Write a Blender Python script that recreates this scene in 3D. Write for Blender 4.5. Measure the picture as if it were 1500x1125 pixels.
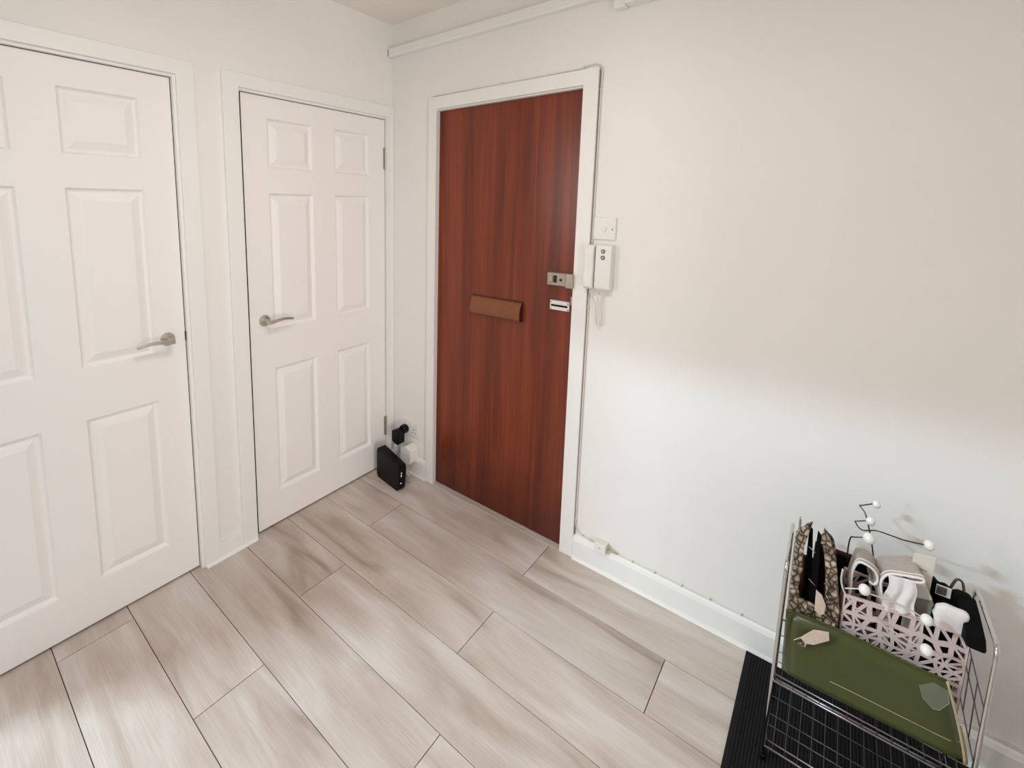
import bpy, bmesh, math, random
from mathutils import Vector, Matrix
random.seed(7)
scn = bpy.context.scene
for o in list(bpy.data.objects):
    bpy.data.objects.remove(o, do_unlink=True)
col = scn.collection

# ------------------------------------------------------------------ camera
CAM = Vector((1.9098, -1.8391, 1.5376))
yaw, pitch, roll = 2.28168, -0.13679, 0.01182
cd = bpy.data.cameras.new('camera')
cam = bpy.data.objects.new('camera', cd)
col.objects.link(cam)
fw = Vector((math.cos(pitch)*math.cos(yaw), math.cos(pitch)*math.sin(yaw), math.sin(pitch)))
rt = Vector((math.sin(yaw), -math.cos(yaw), 0))
up = rt.cross(fw)
r2 = math.cos(roll)*rt + math.sin(roll)*up
u2 = -math.sin(roll)*rt + math.cos(roll)*up
M = Matrix((r2, u2, -fw)).transposed().to_4x4()
M.translation = CAM
cam.matrix_world = M
cd.sensor_width = 36
cd.lens = 685.571*36/1500
cd.shift_x = (750-638.678)/1500
cd.shift_y = (394.849-562.5)/1500
cd.clip_start = 0.02
scn.camera = cam

# ------------------------------------------------------------------ light and exposure
vs = scn.view_settings
vs.view_transform = 'Standard'
vs.look = 'None'
vs.gamma = 1.0
vs.exposure = 0.0
vs.use_curve_mapping = False
w = bpy.data.worlds.new('world')
scn.world = w
w.use_nodes = True
bg = w.node_tree.nodes['Background']
bg.inputs[0].default_value = (0.97, 0.98, 1.0, 1)
bg.inputs[1].default_value = 0.66

def area(name, loc, target, sx, sy, energy, color):
    l = bpy.data.lights.new(name, 'AREA')
    l.shape = 'RECTANGLE'; l.size = sx; l.size_y = sy
    l.energy = energy; l.color = color
    o = bpy.data.objects.new(name, l)
    col.objects.link(o)
    o.location = loc
    o.rotation_euler = (Vector(target)-Vector(loc)).to_track_quat('-Z', 'Y').to_euler()
    return o
# daylight that fills the open doorway behind the viewer
area('doorway_daylight', (-0.85, -3.9, 1.72), (1.6, 0, 1.1), 0.40, 0.95, 26, (1.0, 0.98, 0.96))
# added fill light, shining through the opening made for it in the right-hand wall
area('side_fill_light', (4.1, -2.20, 0.95), (0, -0.5, 0.8), 0.8, 1.5, 46, (1.0, 0.985, 0.97))
# high window of the next room, its light cut off by the door head
area('window_daylight', (-1.10, -4.25, 3.20), (1.85, 0, 0.5), 0.50, 0.14, 112, (0.62, 0.87, 1.0))
# ceiling lamp of the hall (fitting built further down)
LAMP = (1.25, -1.30, 2.36)
l = bpy.data.lights.new('ceiling_lamp_light', 'AREA'); l.shape = 'DISK'; l.size = 0.34
l.energy = 9.8; l.color = (1.0, 0.955, 0.915)
lo = bpy.data.objects.new('ceiling_lamp_light', l); col.objects.link(lo); lo.location = (LAMP[0], LAMP[1], LAMP[2]-0.012)

# ------------------------------------------------------------------ materials
def lin(c):
    return tuple(((x/255)/12.92 if x/255 <= 0.04045 else ((x/255+0.055)/1.055)**2.4) for x in c)
def mat(name, rgb, rough=0.5, metal=0.0, noise=0.0, nscale=30.0, bump=0.0, bscale=200.0, coat=0.0, spec=0.5, trans=0.0, ior=1.45, sheen=0.0):
    m = bpy.data.materials.new(name); m.use_nodes = True
    nt = m.node_tree; b = nt.nodes['Principled BSDF']
    c = lin(rgb)
    b.inputs['Base Color'].default_value = (*c, 1)
    b.inputs['Roughness'].default_value = rough
    b.inputs['Metallic'].default_value = metal
    b.inputs['Specular IOR Level'].default_value = spec
    b.inputs['Coat Weight'].default_value = coat
    b.inputs['Transmission Weight'].default_value = trans
    b.inputs['IOR'].default_value = ior
    b.inputs['Sheen Weight'].default_value = sheen
    tc = nt.nodes.new('ShaderNodeTexCoord')
    if noise > 0:
        n = nt.nodes.new('ShaderNodeTexNoise'); n.inputs['Scale'].default_value = nscale; n.inputs['Detail'].default_value = 4
        r = nt.nodes.new('ShaderNodeValToRGB')
        r.color_ramp.elements[0].position = 0.3; r.color_ramp.elements[1].position = 0.7
        r.color_ramp.elements[0].color = (*[x*(1-noise) for x in c], 1)
        r.color_ramp.elements[1].color = (*[min(1, x*(1+noise)) for x in c], 1)
        nt.links.new(tc.outputs['Object'], n.inputs['Vector'])
        nt.links.new(n.outputs['Fac'], r.inputs['Fac'])
        nt.links.new(r.outputs['Color'], b.inputs['Base Color'])
    if bump > 0:
        n2 = nt.nodes.new('ShaderNodeTexNoise'); n2.inputs['Scale'].default_value = bscale; n2.inputs['Detail'].default_value = 3
        bm_ = nt.nodes.new('ShaderNodeBump'); bm_.inputs['Strength'].default_value = bump; bm_.inputs['Distance'].default_value = 0.002
        nt.links.new(tc.outputs['Object'], n2.inputs['Vector'])
        nt.links.new(n2.outputs['Fac'], bm_.inputs['Height'])
        nt.links.new(bm_.outputs['Normal'], b.inputs['Normal'])
    return m

def mat_planks():
    m = bpy.data.materials.new('grey_oak_plank'); m.use_nodes = True
    nt = m.node_tree; b = nt.nodes['Principled BSDF']; L = nt.links.new; N = nt.nodes.new
    tc = N('ShaderNodeTexCoord'); oi = N('ShaderNodeObjectInfo')
    sc = N('ShaderNodeVectorMath'); sc.operation = 'SCALE'; sc.inputs['Scale'].default_value = 37.0
    cmb = N('ShaderNodeCombineXYZ')
    for i in range(3): L(oi.outputs['Random'], cmb.inputs[i])
    L(cmb.outputs[0], sc.inputs[0])
    add = N('ShaderNodeVectorMath'); add.operation = 'ADD'
    L(tc.outputs['Object'], add.inputs[0]); L(sc.outputs[0], add.inputs[1])
    mp = N('ShaderNodeMapping'); mp.inputs['Scale'].default_value = (0.9, 4.2, 1.0)
    L(add.outputs[0], mp.inputs['Vector'])
    n1 = N('ShaderNodeTexNoise'); n1.inputs['Scale'].default_value = 2.4; n1.inputs['Detail'].default_value = 3; n1.inputs['Distortion'].default_value = 0.7; n1.inputs['Roughness'].default_value = 0.45
    L(mp.outputs[0], n1.inputs['Vector'])
    r1 = N('ShaderNodeValToRGB'); cr = r1.color_ramp
    cr.elements[0].position = 0.24; cr.elements[0].color = (*lin((166, 148, 136)), 1)
    cr.elements[1].position = 0.72; cr.elements[1].color = (*lin((217, 209, 203)), 1)
    e = cr.elements.new(0.40); e.color = (*lin((195, 180, 170)), 1)
    e = cr.elements.new(0.56); e.color = (*lin((207, 195, 186)), 1)
    L(n1.outputs['Fac'], r1.inputs['Fac'])
    mp2 = N('ShaderNodeMapping'); mp2.inputs['Scale'].default_value = (3.0, 80.0, 1.0)
    L(add.outputs[0], mp2.inputs['Vector'])
    n2 = N('ShaderNodeTexNoise'); n2.inputs['Scale'].default_value = 3.0; n2.inputs['Detail'].default_value = 3; n2.inputs['Distortion'].default_value = 0.6
    L(mp2.outputs[0], n2.inputs['Vector'])
    r2_ = N('ShaderNodeValToRGB'); r2_.color_ramp.elements[0].position = 0.3; r2_.color_ramp.elements[1].position = 0.7
    r2_.color_ramp.elements[0].color = (0.91, 0.90, 0.89, 1); r2_.color_ramp.elements[1].color = (1.05, 1.05, 1.05, 1)
    L(n2.outputs['Fac'], r2_.inputs['Fac'])
    mx = N('ShaderNodeMix'); mx.data_type = 'RGBA'; mx.blend_type = 'MULTIPLY'; mx.inputs['Factor'].default_value = 1.0
    L(r1.outputs['Color'], mx.inputs['A']); L(r2_.outputs['Color'], mx.inputs['B'])
    # each plank a little lighter or darker
    ma = N('ShaderNodeMath'); ma.operation = 'MULTIPLY_ADD'; ma.inputs[1].default_value = 0.10; ma.inputs[2].default_value = 0.95
    L(oi.outputs['Random'], ma.inputs[0])
    mx2 = N('ShaderNodeVectorMath'); mx2.operation = 'SCALE'
    L(mx.outputs['Result'], mx2.inputs[0]); L(ma.outputs[0], mx2.inputs['Scale'])
    L(mx2.outputs[0], b.inputs['Base Color'])
    b.inputs['Roughness'].default_value = 0.42
    b.inputs['Specular IOR Level'].default_value = 0.45
    bp = N('ShaderNodeBump'); bp.inputs['Strength'].default_value = 0.12; bp.inputs['Distance'].default_value = 0.001
    L(n2.outputs['Fac'], bp.inputs['Height']); L(bp.outputs['Normal'], b.inputs['Normal'])
    return m

def mat_mahogany():
    m = bpy.data.materials.new('varnished_mahogany'); m.use_nodes = True
    nt = m.node_tree; b = nt.nodes['Principled BSDF']; L = nt.links.new; N = nt.nodes.new
    tc = N('ShaderNodeTexCoord')
    mp = N('ShaderNodeMapping'); mp.inputs['Scale'].default_value = (20.0, 20.0, 0.8)
    L(tc.outputs['Object'], mp.inputs['Vector'])
    n1 = N('ShaderNodeTexNoise'); n1.inputs['Scale'].default_value = 1.0; n1.inputs['Detail'].default_value = 6; n1.inputs['Distortion'].default_value = 0.5
    L(mp.outputs[0], n1.inputs['Vector'])
    r1 = N('ShaderNodeValToRGB'); cr = r1.color_ramp
    cr.elements[0].position = 0.28; cr.elements[0].color = (*lin((100, 39, 18)), 1)
    cr.elements[1].position = 0.75; cr.elements[1].color = (*lin((144, 65, 33)), 1)
    e = cr.elements.new(0.5); e.color = (*lin((125, 52, 25)), 1)
    L(n1.outputs['Fac'], r1.inputs['Fac'])
    mp2 = N('ShaderNodeMapping'); mp2.inputs['Scale'].default_value = (160.0, 160.0, 2.5)
    L(tc.outputs['Object'], mp2.inputs['Vector'])
    n2 = N('ShaderNodeTexNoise'); n2.inputs['Scale'].default_value = 1.0; n2.inputs['Detail'].default_value = 2
    L(mp2.outputs[0], n2.inputs['Vector'])
    r2_ = N('ShaderNodeValToRGB'); r2_.color_ramp.elements[0].position = 0.3; r2_.color_ramp.elements[1].position = 0.7
    r2_.color_ramp.elements[0].color = (0.82, 0.80, 0.78, 1); r2_.color_ramp.elements[1].color = (1.08, 1.08, 1.08, 1)
    L(n2.outputs['Fac'], r2_.inputs['Fac'])
    mx = N('ShaderNodeMix'); mx.data_type = 'RGBA'; mx.blend_type = 'MULTIPLY'; mx.inputs['Factor'].default_value = 1.0
    L(r1.outputs['Color'], mx.inputs['A']); L(r2_.outputs['Color'], mx.inputs['B'])
    # dark scuffs and worn stain along the foot of the door
    sep = N('ShaderNodeSeparateXYZ'); L(tc.outputs['Object'], sep.inputs[0])
    nw = N('ShaderNodeTexNoise'); nw.inputs['Scale'].default_value = 5.0; nw.inputs['Detail'].default_value = 4
    L(tc.outputs['Object'], nw.inputs['Vector'])
    ad = N('ShaderNodeMath'); ad.operation = 'MULTIPLY_ADD'; ad.inputs[1].default_value = -0.55
    L(nw.outputs['Fac'], ad.inputs[0]); L(sep.outputs['Z'], ad.inputs[2])
    mr = N('ShaderNodeMapRange'); mr.inputs['From Min'].default_value = -0.22; mr.inputs['From Max'].default_value = 0.10
    mr.inputs['To Min'].default_value = 0.55; mr.inputs['To Max'].default_value = 1.0
    L(ad.outputs[0], mr.inputs['Value'])
    vm = N('ShaderNodeVectorMath'); vm.operation = 'SCALE'
    L(mx.outputs['Result'], vm.inputs[0]); L(mr.outputs[0], vm.inputs['Scale'])
    L(vm.outputs[0], b.inputs['Base Color'])
    b.inputs['Roughness'].default_value = 0.31
    b.inputs['Specular IOR Level'].default_value = 0.48
    bp = N('ShaderNodeBump'); bp.inputs['Strength'].default_value = 0.25; bp.inputs['Distance'].default_value = 0.001
    L(n2.outputs['Fac'], bp.inputs['Height']); L(bp.outputs['Normal'], b.inputs['Normal'])
    return m

def mat_snake():
    m = bpy.data.materials.new('snakeskin_print'); m.use_nodes = True
    nt = m.node_tree; b = nt.nodes['Principled BSDF']; L = nt.links.new; N = nt.nodes.new
    tc = N('ShaderNodeTexCoord')
    nz = N('ShaderNodeTexNoise'); nz.inputs['Scale'].default_value = 30
    L(tc.outputs['Object'], nz.inputs['Vector'])
    mixv = N('ShaderNodeMix'); mixv.data_type = 'VECTOR'; mixv.inputs['Factor'].default_value = 0.012
    L(tc.outputs['Object'], mixv.inputs['A']); L(nz.outputs['Color'], mixv.inputs['B'])
    mp = N('ShaderNodeMapping'); mp.inputs['Scale'].default_value = (88, 88, 60)
    L(mixv.outputs['Result'], mp.inputs['Vector'])
    v = N('ShaderNodeTexVoronoi'); v.feature = 'DISTANCE_TO_EDGE'; v.inputs['Scale'].default_value = 1.0
    L(mp.outputs[0], v.inputs['Vector'])
    r = N('ShaderNodeValToRGB'); cr = r.color_ramp
    cr.elements[0].position = 0.04; cr.elements[0].color = (*lin((48, 40, 32)), 1)
    cr.elements[1].position = 0.45; cr.elements[1].color = (*lin((218, 203, 186)), 1)
    e = cr.elements.new(0.11); e.color = (*lin((140, 122, 98)), 1)
    L(v.outputs['Distance'], r.inputs['Fac'])
    v2 = N('ShaderNodeTexNoise'); v2.inputs['Scale'].default_value = 26
    L(tc.outputs['Object'], v2.inputs['Vector'])
    r2_ = N('ShaderNodeValToRGB'); r2_.color_ramp.elements[0].position = 0.42; r2_.color_ramp.elements[1].position = 0.58
    r2_.color_ramp.elements[0].color = (0.38, 0.34, 0.26, 1); r2_.color_ramp.elements[1].color = (1, 1, 1, 1)
    L(v2.outputs['Fac'], r2_.inputs['Fac'])
    mx = N('ShaderNodeMix'); mx.data_type = 'RGBA'; mx.blend_type = 'MULTIPLY'; mx.inputs['Factor'].default_value = 0.8
    L(r.outputs['Color'], mx.inputs['A']); L(r2_.outputs['Color'], mx.inputs['B'])
    L(mx.outputs['Result'], b.inputs['Base Color'])
    b.inputs['Roughness'].default_value = 0.35
    bp = N('ShaderNodeBump'); bp.inputs['Strength'].default_value = 0.4; bp.inputs['Distance'].default_value = 0.001
    L(v.outputs['Distance'], bp.inputs['Height']); L(bp.outputs['Normal'], b.inputs['Normal'])
    return m

MT = dict(
    wall=mat('cream_wall_paint', (241, 238, 234), 0.65, bump=0.10, bscale=60, noise=0.012, nscale=3),
    ceil=mat('ceiling_paint', (245, 238, 230), 0.75, bump=0.08, bscale=80),
    gloss=mat('white_gloss_paint', (242, 240, 236), 0.42, bump=0.05, bscale=40),
    door=mat('white_door_paint', (246, 242, 239), 0.48, bump=0.05, bscale=90),
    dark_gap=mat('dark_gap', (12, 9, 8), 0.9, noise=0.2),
    plank=mat_planks(), mahog=mat_mahogany(), snake=mat_snake(),
    sub=mat('dark_underlay', (70, 60, 54), 0.9, noise=0.2),
    steel=mat('brushed_nickel', (196, 188, 178), 0.38, metal=0.9, noise=0.08, nscale=90),
    chrome=mat('chrome', (205, 203, 200), 0.14, metal=1.0, noise=0.03, nscale=40),
    wire=mat('wire_chrome', (160, 155, 158), 0.28, metal=1.0, noise=0.05, nscale=40),
    bronze=mat('bronze_anodised', (140, 88, 58), 0.40, metal=0.35, noise=0.06, nscale=60),
    bronzedk=mat('dark_bronze', (70, 42, 30), 0.5, metal=0.4, noise=0.1),  # darker bronze of the letter plate frame and end cap
    nickelg=mat('grey_lock_enamel', (176, 165, 150), 0.42, metal=0.25, noise=0.04, nscale=60),
    lockdk=mat('lock_dark_slot', (40, 36, 33), 0.5, noise=0.2),
    plastic=mat('white_plastic', (236, 234, 229), 0.35, noise=0.01, nscale=30),
    plasticc=mat('cream_plastic', (226, 219, 203), 0.45, noise=0.02, nscale=40),
    greybut=mat('grey_rubber_button', (108, 104, 98), 0.5, noise=0.05, nscale=100),
    black=mat('black_plastic', (7, 7, 8), 0.45, spec=0.25, noise=0.15, nscale=60),
    greyed=mat('dark_wire', (112, 106, 114), 0.4, metal=0.8, noise=0.1, nscale=60),
    matblk=mat('black_mat_fibre', (17, 15, 18), 0.95, noise=0.35, nscale=400, bump=0.6, bscale=600),
    green=mat('olive_green_leatherette', (68, 74, 37), 0.28, noise=0.10, nscale=6, bump=0.06, bscale=300),
    piping=mat('pale_piping', (190, 176, 140), 0.5, noise=0.05),
    clear=mat('clear_plastic', (225, 228, 215), 0.10),
    pink=mat('dusty_pink_plastic', (224, 203, 200), 0.42, noise=0.03, nscale=25),
    greycloth=mat('taupe_grey_cloth', (176, 163, 156), 0.9, noise=0.06, nscale=120, bump=0.3, bscale=700, sheen=0.2),
    whitetrim=mat('white_binding', (238, 232, 226), 0.8, noise=0.03, nscale=200, bump=0.2, bscale=600),
    blkcloth=mat('black_fabric', (6, 6, 6), 0.9, spec=0.2, noise=0.2, nscale=200, bump=0.3, bscale=500),
    maroon=mat('maroon_cover', (92, 40, 44), 0.6, noise=0.08),
    card=mat('pale_card', (222, 214, 200), 0.7, noise=0.02, nscale=20),
    packet=mat('white_packet', (228, 227, 220), 0.5, noise=0.03, nscale=25),
    sage=mat('sage_grey_band', (136, 140, 128), 0.55, noise=0.05, nscale=30),
    pouch=mat('white_soft_cloth', (236, 228, 226), 0.85, noise=0.04, nscale=20, bump=0.3, bscale=300),
    ball=mat('white_ceramic_ball', (244, 242, 236), 0.25, noise=0.01),
    hookwire=mat('white_coated_wire', (214, 202, 196), 0.35, metal=0.3, noise=0.04),
    hookdark=mat('dark_steel_wire', (88, 82, 78), 0.3, metal=0.9, noise=0.05),
    tab=mat('pale_leather_tab', (206, 186, 170), 0.55, noise=0.06, nscale=90),
    labelp=mat('printed_label', (224, 222, 214), 0.6, noise=0.02),
    labeld=mat('label_dark_print', (96, 92, 84), 0.6, noise=0.45, nscale=160),
    cable=mat('white_cable', (226, 219, 209), 0.5, noise=0.03),
    cabledk=mat('grey_cable', (150, 138, 132), 0.5, noise=0.08),
    wood_side=mat('tan_trim', (176, 142, 98), 0.5, noise=0.06),
)
def emis(name, rgb, s):
    m = bpy.data.materials.new(name); m.use_nodes = True
    b = m.node_tree.nodes['Principled BSDF']
    b.inputs['Base Color'].default_value = (*lin(rgb), 1)
    b.inputs['Emission Color'].default_value = (*lin(rgb), 1)
    b.inputs['Emission Strength'].default_value = s
    return m
MT['clear'].node_tree.nodes['Principled BSDF'].inputs['Alpha'].default_value = 0.07
MT['lamp'] = emis('lamp_glass', (255, 240, 222), 2.0)
MT['led'] = emis('status_led', (235, 240, 245), 1.2)

# ------------------------------------------------------------------ mesh builder
class G:
    def __init__(s): s.v = []; s.f = []
    def add(s, vs_, fs):
        n = len(s.v); s.v += [tuple(x) for x in vs_]; s.f += [tuple(i+n for i in f) for f in fs]; return s
    def box(s, a, b):
        (x0, y0, z0), (x1, y1, z1) = a, b
        return s.add([(x0,y0,z0),(x1,y0,z0),(x1,y1,z0),(x0,y1,z0),(x0,y0,z1),(x1,y0,z1),(x1,y1,z1),(x0,y1,z1)],
                     [(0,3,2,1),(4,5,6,7),(0,1,5,4),(1,2,6,5),(2,3,7,6),(3,0,4,7)])
    def prism(s, poly, axis, a, b):
        """poly: 2-D points; axis 0/1/2 = extrude direction, other two axes in order."""
        def P(p, h):
            return [(h, p[0], p[1]), (p[0], h, p[1]), (p[0], p[1], h)][axis]
        n = len(poly)
        vs_ = [P(p, a) for p in poly] + [P(p, b) for p in poly]
        fs = [tuple(range(n)), tuple(range(2*n-1, n-1, -1))] + [(i, (i+1) % n, n+(i+1) % n, n+i) for i in range(n)]
        return s.add(vs_, fs)
    def tube(s, pts, r, n=8, closed=False, caps=True):
        pts = [Vector(p) for p in pts]; m = len(pts)
        rs = r if isinstance(r, (list, tuple)) else [r]*m
        vs_ = []; prev = None
        for i, p in enumerate(pts):
            if closed: t = pts[(i+1) % m]-pts[i-1]
            else: t = (pts[min(i+1, m-1)]-pts[max(i-1, 0)])
            t.normalize()
            if prev is None:
                a = Vector((0, 0, 1)) if abs(t.z) < 0.9 else Vector((1, 0, 0))
                u = t.cross(a).normalized()
            else:
                u = (prev - t*prev.dot(t)).normalized()
            prev = u; w_ = t.cross(u)
            for k in range(n):
                an = 2*math.pi*k/n
                vs_.append(p + (u*math.cos(an)+w_*math.sin(an))*rs[i])
        fs = []
        for i in range(m if closed else m-1):
            j = (i+1) % m
            for k in range(n):
                fs.append((i*n+k, i*n+(k+1) % n, j*n+(k+1) % n, j*n+k))
        if caps and not closed:
            fs.append(tuple(range(n-1, -1, -1))); fs.append(tuple((m-1)*n+k for k in range(n)))
        return s.add(vs_, fs)
    def ball(s, c, r, nu=16, nv=10, sc=(1, 1, 1)):
        vs_ = []; fs = []
        for i in range(nv+1):
            th = math.pi*i/nv
            for k in range(nu):
                ph = 2*math.pi*k/nu
                vs_.append((c[0]+sc[0]*r*math.sin(th)*math.cos(ph), c[1]+sc[1]*r*math.sin(th)*math.sin(ph), c[2]+sc[2]*r*math.cos(th)))
        for i in range(nv):
            for k in range(nu):
                fs.append((i*nu+k, (i+1)*nu+k, (i+1)*nu+(k+1) % nu, i*nu+(k+1) % nu))
        return s.add(vs_, fs)
    def lathe(s, c, ax, prof, n=24):
        """prof: (radius, height) along axis ax (unit vector)."""
        ax = Vector(ax).normalized(); a = Vector((0, 0, 1)) if abs(ax.z) < 0.9 else Vector((1, 0, 0))
        u = ax.cross(a).normalized(); w_ = ax.cross(u); c = Vector(c)
        vs_ = []; fs = []
        for (r, h) in prof:
            for k in range(n):
                an = 2*math.pi*k/n
                vs_.append(c+ax*h+(u*math.cos(an)+w_*math.sin(an))*r)
        for i in range(len(prof)-1):
            for k in range(n):
                fs.append((i*n+k, i*n+(k+1) % n, (i+1)*n+(k+1) % n, (i+1)*n+k))
        fs.append(tuple(range(n))); fs.append(tuple((len(prof)-1)*n+k for k in range(n)))
        return s.add(vs_, fs)
    def grid(s, rows):
        nr = len(rows); nc = len(rows[0])
        return s.add([p for r in rows for p in r], [(i*nc+j, i*nc+j+1, (i+1)*nc+j+1, (i+1)*nc+j) for i in range(nr-1) for j in range(nc-1)])

def build(name, g, m, parent=None, smooth=False, bevel=0, bevseg=2, solid=0, sub=0, origin=None, doubles=True):
    me = bpy.data.meshes.new(name)
    if origin is None:
        if parent is not None: origin = parent['_o']
        else:
            xs = [v[0] for v in g.v]; ys = [v[1] for v in g.v]; zs = [v[2] for v in g.v]
            origin = ((min(xs)+max(xs))/2, (min(ys)+max(ys))/2, min(zs))
    o0 = Vector(origin)
    me.from_pydata([Vector(v)-o0 for v in g.v], [], g.f)
    bm = bmesh.new(); bm.from_mesh(me)
    if doubles: bmesh.ops.remove_doubles(bm, verts=bm.verts, dist=1e-6)
    bmesh.ops.recalc_face_normals(bm, faces=bm.faces)
    bm.to_mesh(me); bm.free()
    if smooth:
        for p in me.polygons: p.use_smooth = True
    me.materials.append(MT[m] if isinstance(m, str) else m)
    o = bpy.data.objects.new(name, me); col.objects.link(o)
    if parent is not None:
        o.parent = parent
        # all things share world-aligned axes; local coordinates are relative to the parent's origin
        o['_o'] = list(origin)
    else:
        o.location = o0; o['_o'] = list(origin)
    if solid:
        md = o.modifiers.new('solid', 'SOLIDIFY'); md.thickness = solid; md.offset = 0
    if bevel:
        md = o.modifiers.new('bevel', 'BEVEL'); md.width = bevel; md.segments = bevseg; md.limit_method = 'ANGLE'; md.angle_limit = math.radians(35)
        if bevseg >= 3:
            for p in me.polygons: p.use_smooth = True
            wn = o.modifiers.new('wn', 'WEIGHTED_NORMAL'); wn.keep_sharp = False
    if sub:
        md = o.modifiers.new('sub', 'SUBSURF'); md.levels = sub; md.render_levels = sub
        for p in me.polygons: p.use_smooth = True
    return o
def tag(o, label, cat=None, group=None, kind=None):
    o['label'] = label
    if cat: o['category'] = cat
    if group: o['group'] = group
    if kind: o['kind'] = kind
    return o
def thing(name, loc, label, cat, group=None):
    o = bpy.data.objects.new(name, None); col.objects.link(o)
    o.location = loc; o['_o'] = list(loc); o.empty_display_size = 0.05
    return tag(o, label, cat, group)
def arc(p0, p1, p2, n=8):
    p0, p1, p2 = Vector(p0), Vector(p1), Vector(p2)
    return [(1-t)**2*p0+2*t*(1-t)*p1+t*t*p2 for t in [i/n for i in range(n+1)]]
def spline(pts, n=8):
    """Catmull-Rom through the points."""
    P = [Vector(p) for p in pts]; P = [P[0]*2-P[1]]+P+[P[-1]*2-P[-2]]
    out = []
    for i in range(1, len(P)-2):
        a, b, c, d = P[i-1:i+3]
        for k in range(n):
            t = k/n
            out.append(0.5*((2*b)+(c-a)*t+(2*a-5*b+4*c-d)*t*t+(3*b-a-3*c+d)*t**3))
    out.append(P[-2]); return out

# ------------------------------------------------------------------ the room
CZ = 2.48; XR = 2.80; YF = -2.03
def wallgrid(us, vs_, holes, P, depth):
    """Slab of cells us x vs_; cells in holes become recesses closed at the back."""
    g = G()
    for i in range(len(us)-1):
        for j in range(len(vs_)-1):
            u0, u1, v0, v1 = us[i], us[i+1], vs_[j], vs_[j+1]
            h = (i, j) in holes
            if not h:
                g.add([P(u0, v0, 0), P(u1, v0, 0), P(u1, v1, 0), P(u0, v1, 0)], [(0, 1, 2, 3)])
            g.add([P(u0, v0, depth), P(u1, v0, depth), P(u1, v1, depth), P(u0, v1, depth)], [(0, 1, 2, 3)])
            if h:
                for (a, b, ni, nj) in (((u0, v0), (u1, v0), i, j-1), ((u1, v0), (u1, v1), i+1, j), ((u1, v1), (u0, v1), i, j+1), ((u0, v1), (u0, v0), i-1, j)):
                    if (ni, nj) not in holes:
                        g.add([P(*a, 0), P(*b, 0), P(*b, depth), P(*a, depth)], [(0, 1, 2, 3)])
    return g
# left wall (x = 0): openings for the two white doors
D1 = (-1.934, -1.122); D2 = (-0.8520, -0.045)
gA = wallgrid([YF-0.1, D1[0]-0.014, -1.108, -0.872, -0.031, 0.0], [-0.03, -0.02, 2.002, CZ+0.05], {(1, 1), (3, 1)}, lambda u, v, d: (-d, u, v), 0.11)
tag(build('wall_left', gA, 'wall'), 'cream painted wall holding the two white panelled doors', 'wall', kind='structure')
gB = wallgrid([-0.12, 0.316, 1.096, XR+0.1], [-0.03, -0.02, 2.0095, CZ+0.05], {(1, 1)}, lambda u, v, d: (u, d, v), 0.13)
tag(build('wall_back', gB, 'wall'), 'cream painted wall holding the brown front door', 'wall', kind='structure')
gR = G().box((XR, -1.30, -0.03), (XR+0.1, 0.1, CZ+0.05)).box((XR, YF-0.1, 2.03), (XR+0.1, -1.30, CZ+0.05)).box((XR, YF-0.1, -0.03), (XR+0.1, -2.0, 2.03))  # unseen wall; its opening is added to let the side fill light in
tag(build('wall_right', gR, 'wall'), 'plain cream wall with an opening added for fill light, beyond the wire rack', 'wall', kind='structure')
gF = G()
gF.box((-0.11, YF-0.1, -0.03), (0.012, YF, CZ+0.05)).box((1.20, YF-0.1, -0.03), (XR+0.1, YF, CZ+0.05)).box((0.012, YF-0.1, 2.07), (1.20, YF, CZ+0.05))
tag(build('wall_front', gF, 'wall'), 'plain cream wall with an open doorway opposite the brown door', 'wall', kind='structure')
tag(build('ceiling', G().box((-0.12, YF-0.1, CZ), (XR+0.1, 0.12, CZ+0.05)), 'ceil'), 'plain off-white ceiling', 'ceiling', kind='structure')

# floor of separate boards
floor = build('floor', G().box((-0.12, -3.2, -0.045), (XR+1.2, 0.13, -0.012)), 'sub')
tag(floor, 'grey oak laminate floor of wide boards', 'floor', kind='structure')
rows = [0.10, -0.2450, -0.4735, -0.7010, -0.9300, -1.1605, -1.3900, -1.6190, -1.8480, -2.0770, -2.3060]
offs = [1.041, 0.327, 1.047, 0.434, 1.165, 0.584, 1.33, 0.80, 0.22, 0.95]
PL = 1.27
for k in range(len(rows)-1):
    y1, y0 = rows[k], rows[k+1]
    x = offs[k]
    while x > -0.10: x -= PL
    while x < XR:
        a = max(x, -0.10); b = min(x+PL, XR)
        if b-a > 0.02:
            g = G(); e = 0.0013
            bx0, bx1, by0, by1 = a+e, b-e, y0+e, y1-e
            c = 0.0004
            # board with chamfered top edges
            v = [(bx0,by0,-0.012),(bx1,by0,-0.012),(bx1,by1,-0.012),(bx0,by1,-0.012),
                 (bx0,by0,-c),(bx1,by0,-c),(bx1,by1,-c),(bx0,by1,-c),
                 (bx0+c,by0+c,0),(bx1-c,by0+c,0),(bx1-c,by1-c,0),(bx0+c,by1-c,0)]
            f = [(0,3,2,1),(8,9,10,11)]+[(i,(i+1)%4,4+(i+1)%4,4+i) for i in range(4)]+[(4+i,4+(i+1)%4,8+(i+1)%4,8+i) for i in range(4)]
            g.add(v, f)
            p = build('plank', g, 'plank', floor)
        x += PL

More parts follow.
